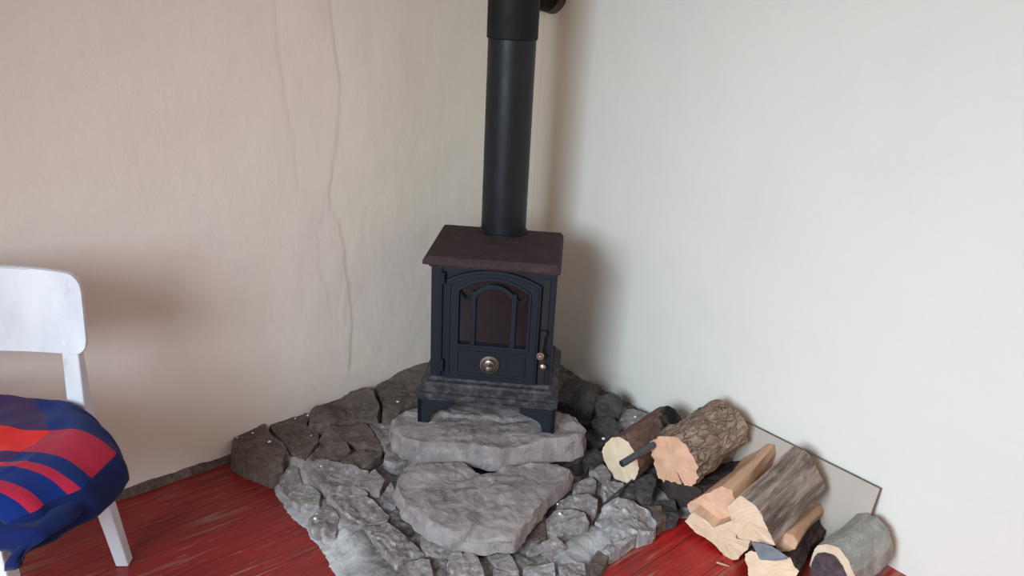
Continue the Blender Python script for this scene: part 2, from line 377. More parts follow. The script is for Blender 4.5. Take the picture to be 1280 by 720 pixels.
# ------------------------------------------------------------------ hearth
def resample(pts, n):
    P = [Vector(p) for p in pts]; L = [(P[(i+1) % len(P)]-P[i]).length for i in range(len(P))]; T = sum(L); out = []; i = 0; acc = 0
    for k in range(n):
        d = T*k/n
        while acc+L[i] < d: acc += L[i]; i += 1
        out.append(P[i].lerp(P[(i+1) % len(P)], (d-acc)/L[i]))
    return out
def stone(name, px, z, thick, mat, parent=None, n=56, tilt=(0, 0), rough=.004, grow=1.0, undercut=.0, seed=0, ledge=0, jag=1.0):
    """px: outline of the stone's top, seen from the camera, laid onto its real (tilted) top plane at height z."""
    c0 = pz(sum(p[0] for p in px)/len(px), sum(p[1] for p in px)/len(px), z)
    nrm = Vector((-tilt[0], -tilt[1], 1)).normalized()
    P = [pplane(x, y, c0, nrm) for x, y in px]; c = sum(P, Vector())/len(P)
    P = [c+(p-c)*grow for p in P]; P = resample(P, n); o = Vector((c.x, c.y, z-thick))
    sd = seed+hash((round(c.x, 3), round(c.y, 3))) % 97
    size = sum((p-c).length for p in P)/n
    jit = [1+jag*(.05*nz(p.x, p.y, sd, 40)+.025*nz(p.x, p.y, sd, 110)) for p in P]
    rings = []
    levels = [(1.0-undercut, -thick), (1.0-undercut*.5, -thick*.6), (1.0, -thick*.35), (1.0, -min(.012, thick*.2)), (.975, -.002), (.94, 0)]
    nr = max(8, int(size/.0085)); levels += [(.94*(1-(k+1)/(nr+1)), 0) for k in range(nr)]
    for f, dz in levels:
        ring = []
        for i, p in enumerate(P):
            q = c+(p-c)*(f*(jit[i] if dz < 0 else 1+(jit[i]-1)*f))
            if dz < -.005:
                q += (p-c).normalized()*(.006*fbm((q.x, q.y, dz*1.5+sd), 24, 3)+.008*abs(nz(q.x, q.y, sd+dz*4, 13))-.003)*min(1, size/.08)
            zz = q.z+dz+rough*1.3*fbm((q.x, q.y, sd), 9, 4)
            if dz >= -.003:
                # cleaved layers: quantised noise gives the flat flaked steps of the stone
                h = fbm((q.x*1.2, q.y*1.2, sd+3), 6, 3); g_ = h*3; g_ = math.floor(g_)+min(1, (g_-math.floor(g_))*4); zz += rough*1.5*g_/3*(1 if f < .95 else .3)
                if ledge: zz += ledge*max(0, min(1, (q.y-(c.y+size*.12+.05*nz(q.x, 1, 1, 9)))/.012))*(1 if f < .93 else 0)
            ring.append((q.x-o.x, q.y-o.y, zz-o.z))
        rings.append(ring)
    m = MB().loft(rings); ob = m.build(name, mat, None, True, 0, 28)
    if parent: ob.parent = parent; ob.location = o-parent.location
    else: ob.location = o
    return ob
T4 = lambda s, ox, oy, pts: [(x/s+ox, y/s+oy) for x, y in pts]

edge_px = [(276, 566), (283, 575), (300, 582), (320, 592), (338, 597), (341, 608), (349, 626), (362, 644), (380, 660), (394, 678), (408, 696), (419, 716), (428, 750), (470, 800), (700, 800), (742, 745), (750, 721), (761, 704), (778, 692), (800, 678), (814, 667), (829, 655), (848, 648), (868, 648), (900, 640), (935, 620), (960, 600)]
EP = [pz(x, y, 0) for x, y in edge_px]; EP = [Vector((p.x, p.y)) for p in EP]
EP += [Vector((1.2, 2.2)), Vector((.2, 3.2)), Vector((-.4, 3.2)), Vector((-1.1, 2.2))]
def sdist(x, y):
    p = Vector((x, y)); d = 9; ins = False; n = len(EP)
    for i in range(n):
        a, b = EP[i], EP[(i+1) % n]; ab = b-a; t = max(0, min(1, (p-a).dot(ab)/ab.dot(ab))); d = min(d, (p-(a+ab*t)).length)
        if (a.y > y) != (b.y > y) and x < (b.x-a.x)*(y-a.y)/(b.y-a.y)+a.x: ins = not ins
    return d if ins else -d
hearth = thing('stone_hearth', 'rough grey rubble stone hearth set in mortar in the room corner under the stove', 'hearth', (0, 2.1, 0))
def base_h(x, y, s):
    t = max(0, min(1, s/.10)); t = t*t*(3-2*t)
    wl = (Vector((x, y, 0))-CORNER).dot(NL); wr = (Vector((x, y, 0))-CORNER).dot(NR)
    back = max(0, 1-min(wl, wr)/.35)
    return .004+.026*t+.035*back*t
st = .0085; nx = int(2.1/st); ny = int(1.6/st); X0, Y0 = -1.0, 1.38
vs = []; idx = {}; deep = []; fs = []
for j in range(ny):
    for i in range(nx):
        x, y = X0+i*st, Y0+j*st; p = Vector((x, y, 0))-CORNER
        if p.dot(NL) < -.01 or p.dot(NR) < -.01 or x < -1.0: continue
        s = sdist(x, y)+.008*nz(x, y, 2, 16)+.005*nz(x, y, 7, 50)
        if s < -.02: continue
        h = base_h(x, y, s) if s > 0 else s*.8
        if s > 0: h = h*min(1, .35+s/.02)+.007*fbm((x, y, 1), 11, 4)*min(1, s/.03)+.004*fbm((x, y, 4), 34, 3)*min(1, s/.03)+.004*abs(nz(x, y, 5, 60))
        # gaps fall away between the stones further in, and the left rim is smooth cement
        dp = max(0, min(1, (s-.07)/.06+.9*nz(x, y, 11, 7)))
        h += .006*min(1, max(0, s)/.12)+dp*(.010*fbm((x, y, 8), 24, 4)-.009)
        idx[(i, j)] = len(vs); vs.append((x, y-2.1, h)); deep.append(dp)
for (i, j), a in idx.items():
    q = [idx.get(k) for k in ((i, j), (i+1, j), (i+1, j+1), (i, j+1))]
    if None not in q: fs.append(tuple(q))
mo = MB().add(vs, fs).build('mortar_bed', m_mortar, hearth, True, 0, 60)
if mo.data.polygons[0].normal.z < 0: mo.data.flip_normals()
at = mo.data.attributes.new('deep', 'FLOAT', 'POINT'); at.data.foreach_set('value', deep)

S = []
def hs(px, z, mat, thick=.05, tilt=(0, 0), rough=.004, **k):
    o = stone('stone', px, z, thick, mat, hearth, 60, tilt, rough*1.7, **k); S.append(o); return o
Z5 = lambda *p: T4(4.5, 280, 440, p)
Z1 = lambda *p: T4(3.275, 280, 500, p)
Z2 = lambda *p: T4(4.5, 440, 560, p)
Z3 = lambda *p: T4(4.5, 620, 560, p)
Z4 = lambda *p: T4(5.54, 680, 450, p)
hs(Z5((35, 510), (90, 450), (180, 395), (225, 390), (270, 470), (360, 570), (330, 640), (260, 680), (150, 635), (40, 575)), .070, m_dark, .07, (.05, .12), .003)
hs(Z5((245, 395), (430, 325), (480, 345), (465, 410), (540, 450), (535, 500), (455, 600), (370, 560), (270, 440)), .070, m_dark, .06, (0, .10))
hs(Z5((480, 335), (600, 260), (800, 205), (850, 245), (888, 330), (870, 370), (700, 385), (540, 425), (470, 410)), .095, m_dark, .07, (0, .05), .006)
hs(Z5((850, 185), (1090, 55), (1300, 40), (1340, 180), (1080, 290), (1000, 330), (960, 385), (890, 390), (885, 290)), .105, m_dark, .07, (0, .10), .004)
hs(Z5((545, 450), (700, 415), (790, 390), (830, 420), (905, 535), (880, 548), (790, 520), (700, 500), (580, 512), (545, 490)), .075, m_dark, .05, (0, .12), .005)
hs(Z5((500, 570), (580, 512), (690, 505), (718, 550), (640, 595), (530, 615), (490, 598)), .062, m_dark, .05, (.05, .2), .004)
hs(Z5((720, 560), (890, 540), (898, 575), (830, 640), (770, 660), (650, 608)), .060, m_dark, .04, (0, .1), .004)
hs(Z5((800, 385), (890, 400), (960, 380), (950, 520), (905, 545)), .072, m_mid, .05)
hs(Z2((185, 20), (245, -60), (400, -60), (420, 60), (330, 75), (240, 100), (175, 72)), .060, m_slab, .05)
hs(Z1((330, 260), (400, 238), (480, 250), (560, 290), (600, 300), (560, 350), (590, 385), (520, 400), (420, 385), (350, 315)), .052, m_mid, .04, (0, .1), .006)
hs(Z1((225, 320), (270, 275), (300, 290), (322, 350), (270, 385), (232, 352)), .034, m_mid, .035, (.1, .2))
hs(Z1((280, 370), (340, 338), (400, 385), (390, 440), (320, 442), (268, 412)), .032, m_lite, .03)
hs(Z1((345, 490), (400, 440), (440, 430), (475, 480), (460, 555), (410, 562), (360, 525)), .032, m_mid, .03, (0, 0))
hs(Z2((55, 165), (130, 110), (192, 190), (155, 262), (50, 225)), .052, m_slab, .04, (0, .1))
hs(Z2((165, 255), (220, 200), (246, 250), (246, 312), (180, 300)), .048, m_mid, .04)
hs(Z2((-140, 280), (0, 262), (60, 258), (120, 280), (218, 372), (200, 415), (40, 412), (-60, 340)), .046, m_mid, .04, (0, .08), .006)
hs(Z2((60, 432), (200, 425), (380, 560), (402, 590), (330, 625), (250, 690), (150, 560)), .040, m_mid, .04, (0, .05), .008)
hs(Z2((270, 640), (440, 628), (465, 720), (460, 800), (280, 830), (240, 740)), .034, m_mid, .04, (0, 0), .006)
hs(Z2((530, 655), (562, 612), (690, 610), (742, 690), (760, 800), (580, 820)), .040, m_mid, .04, (0, .1), .005)
hs(Z2((757, 605), (870, 565), (905, 620), (945, 700), (900, 700), (820, 672)), .040, m_slab, .04, (0, .1), .003)
hs(Z2((375, 495), (550, 515), (700, 545), (700, 600), (530, 605), (400, 585)), .044, m_mid, .04, (0, .25), .004)
hs(Z3((120, 530), (205, 395), (282, 370), (284, 510), (230, 532)), .040, m_dark, .04, (0, .1), .003)
hs(Z3((165, 590), (230, 540), (335, 495), (402, 550), (345, 600), (300, 650), (200, 645)), .034, m_mid, .04, (0, .15), .005)
hs(Z3((278, 400), (325, 350), (430, 338), (502, 370), (535, 425), (400, 475), (370, 492), (285, 512)), .050, m_mid, .045, (.1, .25), .005)
hs(Z3((338, 305), (400, 268), (520, 258), (580, 300), (572, 345), (542, 402), (500, 350), (420, 333), (345, 338)), .056, m_mid, .045, (0, .15), .004)
hs(Z3((430, 200), (540, 158), (568, 180), (562, 232), (470, 242), (430, 240)), .056, m_mid, .045)
hs(Z3((525, 130), (600, 88), (650, 150), (580, 162)), .060, m_mid, .04)
hs(Z3((590, 220), (660, 178), (725, 200), (695, 250), (620, 292), (598, 262)), .056, m_lite, .04, (0, 0), .006)
hs(Z3((560, 400), (590, 335), (680, 290), (780, 298), (862, 350), (908, 430), (895, 470), (800, 500), (700, 470), (600, 450)), .050, m_lite, .05, (-.05, .15), .009)
hs(Z3((590, 580), (655, 510), (700, 460), (772, 470), (790, 515), (720, 560), (640, 612)), .034, m_lite, .035, (-.1, .15), .006)
hs(Z3((520, 645), (572, 572), (640, 600), (600, 690), (545, 730)), .028, m_dark, .03, (-.1, .1))
hs(Z3((820, 320), (930, 330), (962, 400), (912, 432), (850, 362)), .044, m_dark, .04)
hs(Z3((350, 650), (420, 620), (500, 640), (510, 720), (480, 790), (350, 780)), .034, m_lite, .035, (0, 0), .008)
hs(Z3((150, 665), (330, 655), (340, 790), (150, 800)), .034, m_lite, .035, (0, .05), .006)
hs(Z3((-20, 690), (130, 705), (140, 800), (0, 820)), .032, m_mid, .035, (0, .05), .005)
hs(Z3((510, 95), (600, 20), (640, 60), (600, 88), (540, 130)), .060, m_black, .05)
hs(Z3((900, 290), (1010, 280), (1030, 380), (960, 400), (935, 340)), .044, m_black, .04)
hs(Z4((290, 490), (360, 478), (432, 520), (432, 560), (370, 602), (290, 562), (268, 502)), .068, m_black, .06, (0, .1), .006)
hs(Z4((275, 620), (370, 602), (402, 660), (350, 720), (290, 770), (262, 690)), .062, m_black, .05, (0, .1), .006)
hs(Z4((60, 270), (185, 345), (205, 392), (140, 440), (40, 420)), .085, m_dark, .07, (0, .1))
hs(Z4((180, 382), (300, 350), (345, 380), (302, 442), (240, 422)), .080, m_black, .06)
hs(Z4((-200, 60), (85, 60), (152, 105), (112, 205), (60, 260), (-200, 260)), .105, m_dark, .08, (0, .1))

# loose rocks heaped between the stove and the right wall
def rock(px, z, thick, mat, label, tilt=(0, .25), rough=.006):
    o = stone('rock', px, z, thick, mat, None, 52, tilt, rough, undercut=.05); return tag(o, label, 'rock')
rock(Z4((90, 275), (158, 128), (290, 160), (365, 240), (352, 310), (335, 345), (200, 330), (150, 310)), .130, .075, m_black, 'long dark jagged rock against the right wall, just right of the stove base', (.05, .2), .010)
rock(Z4((350, 300), (400, 252), (460, 225), (525, 260), (552, 310), (530, 368), (480, 385), (365, 365)), .125, .07, m_black, 'rounded black knob of rock at the right end of the dark heap by the wall', (0, .35), .004)
rock(Z4((325, 415), (380, 388), (490, 400), (545, 480), (500, 530), (430, 540), (395, 490), (335, 470)), .095, .05, m_black, 'small dark rock below the rounded black knob, left of the pale-ended log', (0, .25), .005)
rock(Z4((515, 395), (560, 332), (640, 342), (745, 375), (760, 420), (560, 510), (505, 440)), .085, .05, m_mid, 'smooth grey rock against the white wall behind the pale-ended log', (0, .15), .003)

# the two big slabs
Z8 = lambda *p: T4(2.571, 480, 440, p)
tag(stone('stone_slab', Z8((20, 212), (60, 188), (120, 183), (170, 150), (300, 130), (480, 160), (560, 195), (620, 208), (650, 240), (640, 265), (600, 282), (560, 285), (410, 304), (375, 311), (345, 310), (295, 299), (230, 292), (150, 290), (60, 272), (28, 250)), .166, .078, m_slab, None, 170, (.0, .0), .006, ledge=.010, jag=.30, undercut=-.02),
    'upper grey stone slab carrying the black stove on its rough flat top', 'stone slab')
tag(stone('stone_slab', Z8((38, 420), (60, 368), (150, 356), (250, 348), (275, 368), (310, 392), (360, 384), (400, 362), (560, 352), (605, 375), (600, 398), (530, 460), (480, 520), (425, 588), (412, 594), (300, 600), (200, 582), (130, 545), (70, 495), (42, 450)), .108, .046, m_slab, None, 170, (0, .03), .008, jag=.25, undercut=-.03),
    'lower front stone slab with a pointed notched back edge, one step below the stove slab', 'stone slab')

# white plaster crumbs fallen on the dark stones
for i, (x, y) in enumerate([(314, 530), (325, 529), (316, 541), (332, 541), (337, 552), (296, 547), (369, 523), (385, 519), (408, 502), (393, 511), (389, 544), (401, 583), (430, 518), (497, 502), (486, 478), (396, 642), (394, 648), (700, 642), (697, 630), (754, 548), (794, 521)]):
    z = .078 if y < 560 else .056
    if 470 < x < 500 or x > 740: z = .105
    if x > 690 and x < 740: z = .062
    p = pz(x, y, z); r = random.uniform(.002, .0052)
    vsr = []
    ring = lambda rr, zz: [(rr*math.cos(2*PI*k/7)*random.uniform(.7, 1.3), rr*math.sin(2*PI*k/7)*random.uniform(.7, 1.3), zz) for k in range(7)]
    o = MB().loft([ring(r*.7, -r*.6), ring(r*1.2, 0), ring(r*.5, r*.6)]).build('plaster_crumb', m_crumb)
    o.location = p
    tag(o, 'tiny white plaster crumb fallen on the hearth stones', 'plaster crumb', 'white plaster crumbs on the hearth')

# ------------------------------------------------------------------ stove
stove = thing('wood_stove', 'small blue-black cast iron wood stove with brown top plate and arched glass door', 'stove', (-.055, 2.085, .166), math.radians(-4))
def rect(x0, x1, y0, y1, z, c=0.0):
    if c: return [(x0+c, y0, z), (x1-c, y0, z), (x1, y0+c, z), (x1, y1-c, z), (x1-c, y1, z), (x0+c, y1, z), (x0, y1-c, z), (x0, y0+c, z)]
    return [(x0, y0, z), (x1, y0, z), (x1, y1, z), (x0, y1, z)]
W2 = .185                                                           # half width of the body
# local: x right, y back, z up, front of the body at y=0
m = MB(); m.loft([rect(-W2, W2, .0, .30, .13), rect(-W2, W2, .0, .30, .515)]); m.build('body', m_iron, stove, False, .004)
m = MB(); m.loft([rect(-W2-.006, W2+.006, -.006, .31, .505, .004), rect(-W2-.01, W2+.01, -.010, .315, .513, .006), rect(-.208, .194, -.024, .325, .517, .003), rect(-.208, .194, -.024, .325, .527, .003), rect(-.199, .185, -.012, .316, .540, .003)])
m.build('top_plate', m_top, stove, False, .0015)
# ledge base
m = MB(); m.loft([rect(-W2-0.0014, W2+0.0012, -0.002, 0.304, 0.145, .003), rect(-W2-0.0027, W2+0.0024, -0.004, 0.305, 0.134, .003), rect(-W2-0.0122, W2+0.0108, -0.018, 0.314, 0.132, .003), rect(-W2-0.0136, W2+0.0120, -0.020, 0.315, 0.124, .003), rect(-W2-0.0245, W2+0.0216, -0.036, 0.325, 0.116, .003), rect(-W2-0.0286, W2+0.0252, -0.042, 0.328, 0.111, .003), rect(-W2-0.0340, W2+0.0300, -0.050, 0.333, 0.109, .003), rect(-W2-0.0347, W2+0.0306, -0.051, 0.334, 0.096, .003), rect(-W2-0.0313, W2+0.0276, -0.046, 0.331, 0.093, .003), rect(-W2-0.0299, W2+0.0264, -0.044, 0.329, 0.084, .003)])
m.build('base', m_base, stove, False, .001)
def leg(sx, sy):
    xo = -W2-.030 if sx < 0 else W2+.026; yo = -.044 if sy < 0 else .328; dx = 1 if sx < 0 else -1; dy = 1 if sy < 0 else -1
    prof = [(0, 0), (.036, 0), (.038, .018), (.044, .034), (.054, .045), (.066, .051), (.078, .056), (.110, .068), (.112, .086), (0, .086)]
    m = MB(); zb = -.004 if sx > 0 else .002
    m.prism([(xo+dx*a, zb+b) for a, b in prof], yo, yo+dy*.014)
    m.loft([[(xo, yo+dy*a, zb+b) for a, b in prof], [(xo+dx*.014, yo+dy*a, zb+b) for a, b in prof]])
    m.build('leg', m_iron, stove, False, .0015)
for a in (-1, 1):
    for b in (-1, 1): leg(a, b)
# door
def arch(x0, x1, z0, zs, rise, nb=6, na=16):
    pts = [(x0+(x1-x0)*i/nb, z0) for i in range(nb)]
    pts += [(x1, z0+(zs-z0)*i/nb) for i in range(nb)]
    cx = (x0+x1)/2; hw = (x1-x0)/2
    R = (hw*hw+rise*rise)/(2*rise); a0 = math.asin(min(1, hw/R))
    for i in range(na):
        a = a0-2*a0*i/na; pts.append((cx+R*math.sin(a), zs-(R-rise)+R*math.cos(a)))
    pts += [(x0, zs-(zs-z0)*i/nb) for i in range(nb)]
    return pts
DX0, DX1 = -.137, .143
door_out = arch(DX0, DX1, .148, .470, .037)
hole = arch(-.098, .108, .268, .440, .038)
m = MB().strip(door_out, hole, -.014, .001); door = m.build('door', m_iron, stove, False, .002)
MB().strip(arch(DX0+.007, DX1-.007, .155, .463, .035), arch(DX0+.013, DX1-.013, .161, .458, .033), -.0175, -.012).build('door_bead', m_iron, door, False, .001)
MB().strip(arch(-.105, .115, .261, .445, .041), hole, -.019, -.012).build('window_rim', m_iron, door, False, .0015)
MB().prism(arch(-.099, .109, .267, .441, .038), -.004, -.001).build('glass_pane', m_glass, door)
m = MB()                                                           # tracery: two mullions carrying a small middle arch, side brackets curving up to the rim
for xa, xb in ((-.062, -.048), (.058, .072)): m.prism([(xa, .268), (xb, .268), (xb, .440), (xa, .440)], -.016, -.004)
A_ = arch(-.062, .072, .40, .420, .045); B_ = arch(-.050, .060, .40, .416, .037)
m.loft([[(A_[i][0], y, A_[i][1]) for i in range(11, 30)]+[(B_[i][0], y, B_[i][1]) for i in range(29, 10, -1)] for y in (-.0165, -.004)])
for sx in (-1, 1):
    pts = []
    for k in range(9):
        a = k/8; pts.append((.005+sx*(.060+.040*a), .430-.022*math.sin(a*PI)+.0*a))
    m.strip(pts+[(x, z+.010) for x, z in reversed(pts)], [(x, z+.004) for x, z in pts]+[(x, z+.006) for x, z in reversed(pts)], -.0155, -.004)
m.build('window_tracery', m_iron, door, False, .0012)
m = MB(); m.strip([(-.102, .167), (.108, .167), (.108, .247), (-.102, .247)], [(-.097, .172), (.103, .172), (.103, .242), (-.097, .242)], -.0175, -.012); m.build('lower_panel', m_iron, door, False, .001)
MB().lathe([(.030, -.014), (.031, -.018), (.029, -.021), (.024, -.022), (.022, -.019), (.018, -.019), (.017, -.026), (.013, -.028), (.009, -.028), (.0085, -.040), (.011, -.043), (.0115, -.048), (.009, -.052), (.003, -.054)], 36, 'y', (.0, 0, .207)).build('air_control_knob', m_chrome, door, True, 0, 30)
for z in (.475, .190):
    MB().lathe([(.0065, z-.018), (.0065, z+.018)], 16, 'z', (-.147, -.010, 0)).build('hinge', m_iron, stove, True)
m = MB(); m.box(-.156, -.1495, -.008, .001, .15, .50); m.build('corner_bead', m_iron, stove, False, .002)
MB().box(.148, .167, -.004, .001, .15, .49).build('latch_slot', m_iron_dark, stove)
m = MB(); m.box(.150, .166, -.020, .0, .318, .332); m.tube([(.158, -.014, .325), (.156, -.018, .29), (.153, -.022, .262)], .005, 10); latch = m.build('door_latch', m_iron_dark, stove, False, .001)
MB().lathe([(.004, -.012), (.005, -.024), (.011, -.026), (.0125, -.031), (.010, -.034), (.006, -.034), (.004, -.037), (.001, -.038)], 20, 'y', (.152, 0, .256)).build('latch_knob', m_brass, latch, True, 0, 30)
MB().lathe([(.004, 0), (.005, -.012), (.009, -.014), (.010, -.019), (.006, -.022), (.001, -.024)], 20, 'y', (.162, 0, .214)).build('air_slide_knob', m_brass, stove, True, 0, 30)

# flue pipe
fb = pz(629, 290, .705)
fx, fy = fb.x, fb.y+.01
pipe = tag(MB().lathe([(.070, .700), (.078, .7005), (.078, .712), (.0725, .714), (.0722, 1.32)], 64, 'z').build('flue_pipe', m_pipe, None, True, 0, 40), 'tall black round flue pipe rising from the top of the stove', 'flue pipe')
pipe.location = (fx, fy, 0)
MB().lathe([(.0728, 1.30), (.0765, 1.303), (.0765, 2.46)], 64, 'z').build('upper_section', m_pipe_up, pipe, True, 0, 40)
MB().lathe([(.079, .699), (.0795, .7045), (.0775, .7055)], 64, 'z').build('joint_collar', m_rusty, pipe, True, 0, 40)
# old sooty flue stub in the wall corner
q = pplane(692, -8, CORNER, NR)
stub = thing('flue_stub', 'sooty black round flue stub poking from the wall beside the pipe top', 'flue stub', q)
stub.rotation_euler = NR.to_track_quat('Z', 'Y').to_euler()
ringp = []
m = MB(); R0 = .062
prof = [(R0*1.06, -.02), (R0*1.08, .012), (R0*1.02, .028), (R0*.94, .030), (R0*.90, .02), (R0*.88, -.01)]
m2 = []
for r_, h_ in prof:
    m2.append([((r_*(1+.05*nz(math.cos(2*PI*k/40), math.sin(2*PI*k/40), 3, 4)))*math.cos(2*PI*k/40), (r_*(1+.05*nz(math.cos(2*PI*k/40), math.sin(2*PI*k/40), 3, 4)))*math.sin(2*PI*k/40), h_+.004*nz(k, 1, 1, .9)) for k in range(40)])
m.loft(m2); m.build('plaster_rim', m_trim, stub, True, 0, 50)
MB().lathe([(.058, -.02), (.058, .085), (.054, .088), (.050, .084), (.048, .06)], 40, 'z').build('pipe_end', m_pipe_up, stub, True, 0, 40)

# ------------------------------------------------------------------ firewood
def log(name, label, cat, face_px, zc, far_px, L, mats, kinds='b', taper=1.0, rough=.003, furrow=.003, skew=(0, 0), extra=None, group=None, sag=0, cp=None):
    """mats: bark, wood, cut. kinds: one letter per face segment (b bark / w split wood) or one letter for all."""
    cx = sum(p[0] for p in face_px)/len(face_px); cy = sum(p[1] for p in face_px)/len(face_px)
    if cp: cx, cy = cp
    P1 = pz(cx, cy, zc); P2 = pfar(P1, far_px[0], far_px[1], L); a = (P2-P1).normalized(); LL = (P2-P1).length
    up = (Vector((0, 0, 1))-a*a.z).normalized(); yl = up.cross(a)
    M = Matrix((a, yl, up)).transposed().to_4x4(); mid = (P1+P2)/2; M.translation = mid
    root = thing(name, label, cat, (0, 0, 0), 0, group); root.matrix_world = M
    Mi = M.inverted()
    sec = [Mi @ pplane(x, y, P1, a) for x, y in face_px]; sec = [(p.y, p.z) for p in sec]
    if len(kinds) == 1: kinds = kinds*len(sec)
    pts = []; kk = []
    for i in range(len(sec)):
        A = Vector(sec[i]); B = Vector(sec[(i+1) % len(sec)]); n = max(1, int((B-A).length/.006))
        for j in range(n): pts.append(A.lerp(B, j/n)); kk.append(kinds[i])
    n = len(pts); cc = sum(pts, Vector((0, 0)))/n; sd = (cx*.37) % 50
    NS = 26; rings = []
    for s in range(NS+1):
        t = s/NS; sc = 1+(taper-1)*t; ring = []
        for i, p in enumerate(pts):
            d = p-cc; k = kk[i]; dn = d.normalized() if d.length > 1e-5 else Vector((0, 1))
            x = (t-.5)*LL
            if k == 'b': o = rough*fbm((x*.7, p.x, p.y+sd), 16, 4)+furrow*nz(x*.35+sd, p.x, p.y, 60)+furrow*.6*abs(nz(x, p.x+sd, p.y, 90))
            else: o = rough*.8*fbm((x*.25, p.x, p.y+sd), 20, 3)+rough*1.5*fbm((x*.8, p.x*.5, sd), 7, 2)+rough*.5*abs(nz(x*.12, p.x+sd, p.y, 90))
            q = cc+d*sc+dn*o
            xx = x+((skew[0]*d.x+skew[1]*d.y) if True else 0)*(1-t)+.004*fbm((q.x, q.y, sd), 30, 3)*(1 if s in (0, NS) else 0)
            ring.append((xx, q.x+.010*math.sin(t*3+sd)*t, q.y-sag*4*t*(1-t)))
        rings.append(ring)
    # caps follow the body outline exactly
    for end in (0, NS):
        m = MB(); R = rings[end]; c = sum((Vector(r) for r in R), Vector())/n; cr = []
        for f in (1.0, .97, .85, .65, .4, .15):
            ring = []
            for r in R:
                q = c+(Vector(r)-c)*f; q.x += (.0025*fbm((q.y, q.z, sd+end), 35, 3)+.004*nz(q.y, q.z, sd+end, 12))*(1-f**8)
                ring.append(q)
            cr.append(ring)
        m.loft(cr, True, False, True); m.build('cut_face', mats[2], root, True, 0, 50)
    # bark and wood run as separate parts over their own stretches of the outline
    for kind, nm, mt in (('b', 'bark', mats[0]), ('w', 'split_side', mats[1])):
        fsx = []; used = {}
        vs = []
        def vid(s, i):
            if (s, i) not in used: used[(s, i)] = len(vs); vs.append(rings[s][i])
            return used[(s, i)]
        for s in range(NS):
            for i in range(n):
                if kk[i] == kind: j = (i+1) % n; fsx.append((vid(s, i), vid(s, j), vid(s+1, j), vid(s+1, i)))
        if fsx:
            ob = MB().add(vs, fsx).build(nm, mt, root, True, 0, 50)
    return root, rings, P1, P2
F8 = lambda *p: T4(4.5, 740, 500, p)
F5 = lambda *p: T4(3.6, 820, 520, p)
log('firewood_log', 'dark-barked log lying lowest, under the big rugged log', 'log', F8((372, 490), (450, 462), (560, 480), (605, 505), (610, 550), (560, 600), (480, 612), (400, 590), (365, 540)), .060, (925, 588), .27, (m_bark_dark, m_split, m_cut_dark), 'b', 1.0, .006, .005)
log('firewood_log', 'thick log with rugged tan bark and an orange cut end, on top by the wall', 'log',
    F8((330, 250), (345, 225), (370, 210), (430, 200), (485, 215), (532, 268), (572, 320), (597, 370), (592, 430), (572, 465), (545, 480), (522, 478), (512, 455), (492, 418), (480, 404), (493, 440), (505, 472), (470, 462), (440, 452), (415, 445), (405, 462), (375, 440), (355, 380), (340, 320)), .17, (908, 540), .26, (m_bark_tan, m_split, m_cut_or), 'b', 1.0, .006, .010)
lg2 = log('firewood_log', 'slim log with red-brown bark and a pale round cut end, leftmost of the firewood', 'log',
    F8((78, 240), (110, 213), (150, 208), (200, 238), (235, 290), (258, 340), (267, 385), (250, 432), (215, 467), (180, 464), (130, 442), (90, 392), (65, 340), (58, 290)), .12, (838, 533), .25, (m_bark_red, m_split, m_cut_pale), 'b', .92, .004, .002)
log('firewood_log', 'dark split log at the bottom of the right pile, pale end towards the floor', 'log', F5((400, 622), (430, 606), (530, 640), (600, 640), (640, 700), (600, 790), (520, 810), (430, 760)), .050, (1004, 662), .27, (m_bark_dark, m_split, m_cut_cream), 'b', .9, .005, .004)
log('firewood_log', 'pale wedge of split wood lying on the red floor, lowest at left of the pile', 'log', F5((130, 475), (175, 432), (260, 500), (345, 470), (372, 560), (430, 562), (420, 600), (372, 652), (310, 650), (300, 615), (240, 560), (180, 525)), .055, (965, 612), .26, (m_bark_dark, m_split, m_cut_cream), 'w', .95, .005, .003)
log('firewood_log', 'split light-brown billet leaning behind the grey weathered split log', 'log', F5((148, 400), (165, 385), (290, 322), (335, 335), (350, 385), (338, 450), (300, 485), (230, 478), (160, 432)), .115, (955, 574), .30, (m_bark_tan, m_split_o, m_cut_or), 'w', .8, .006, .003)
log('firewood_log', 'small round orange-brown billet along the right side of the grey weathered split log', 'log', F5((538, 575), (552, 545), (585, 530), (618, 540), (636, 570), (625, 600), (590, 612), (550, 608)), .115, (1018, 634), .27, (m_bark_tan, m_split_o, m_split_o), 'w', 1.0, .003, .002)
log('firewood_log', 'large split log with grey weathered side and pale cut end, top of the right pile', 'log', F5((325, 408), (385, 358), (425, 390), (462, 432), (500, 500), (532, 582), (450, 568), (370, 550), (345, 480)), .165, (1001, 585), .28, (m_weather, m_split, m_cut_cream), 'wbbbbwwww', 1.0, .004, .004)
l6 = log('firewood_log', 'round log with mossy grey bark and dark hollow end, rightmost beside the board', 'log', F5((712, 600), (725, 578), (770, 578), (820, 600), (868, 650), (895, 715), (892, 790), (840, 830), (770, 815), (715, 750), (695, 670)), .070, (1088, 671), .19, (m_bark_grey, m_split, m_cut_pale), 'b', 1.0, .003, .002)
# dark purple-grey disc on the front of that log, set low
R = l6[1][0]; cR = sum((Vector(r) for r in R), Vector())/len(R); m = MB(); rr = []
for f, dx in ((.84, -.0005), (.82, -.005), (.6, -.004), (.4, -.006), (.2, -.004)):
    rr.append([Vector((min(r[0], cR.x)-.002+dx+.004*nz(r[1], r[2], f, 40), cR.y+(r[1]-cR.y)*f+.004, cR.z-.014+(r[2]-cR.z)*f)) for r in R])
m.loft(rr); m.build('dark_core', m_hollow, l6[0], True, 0, 40)

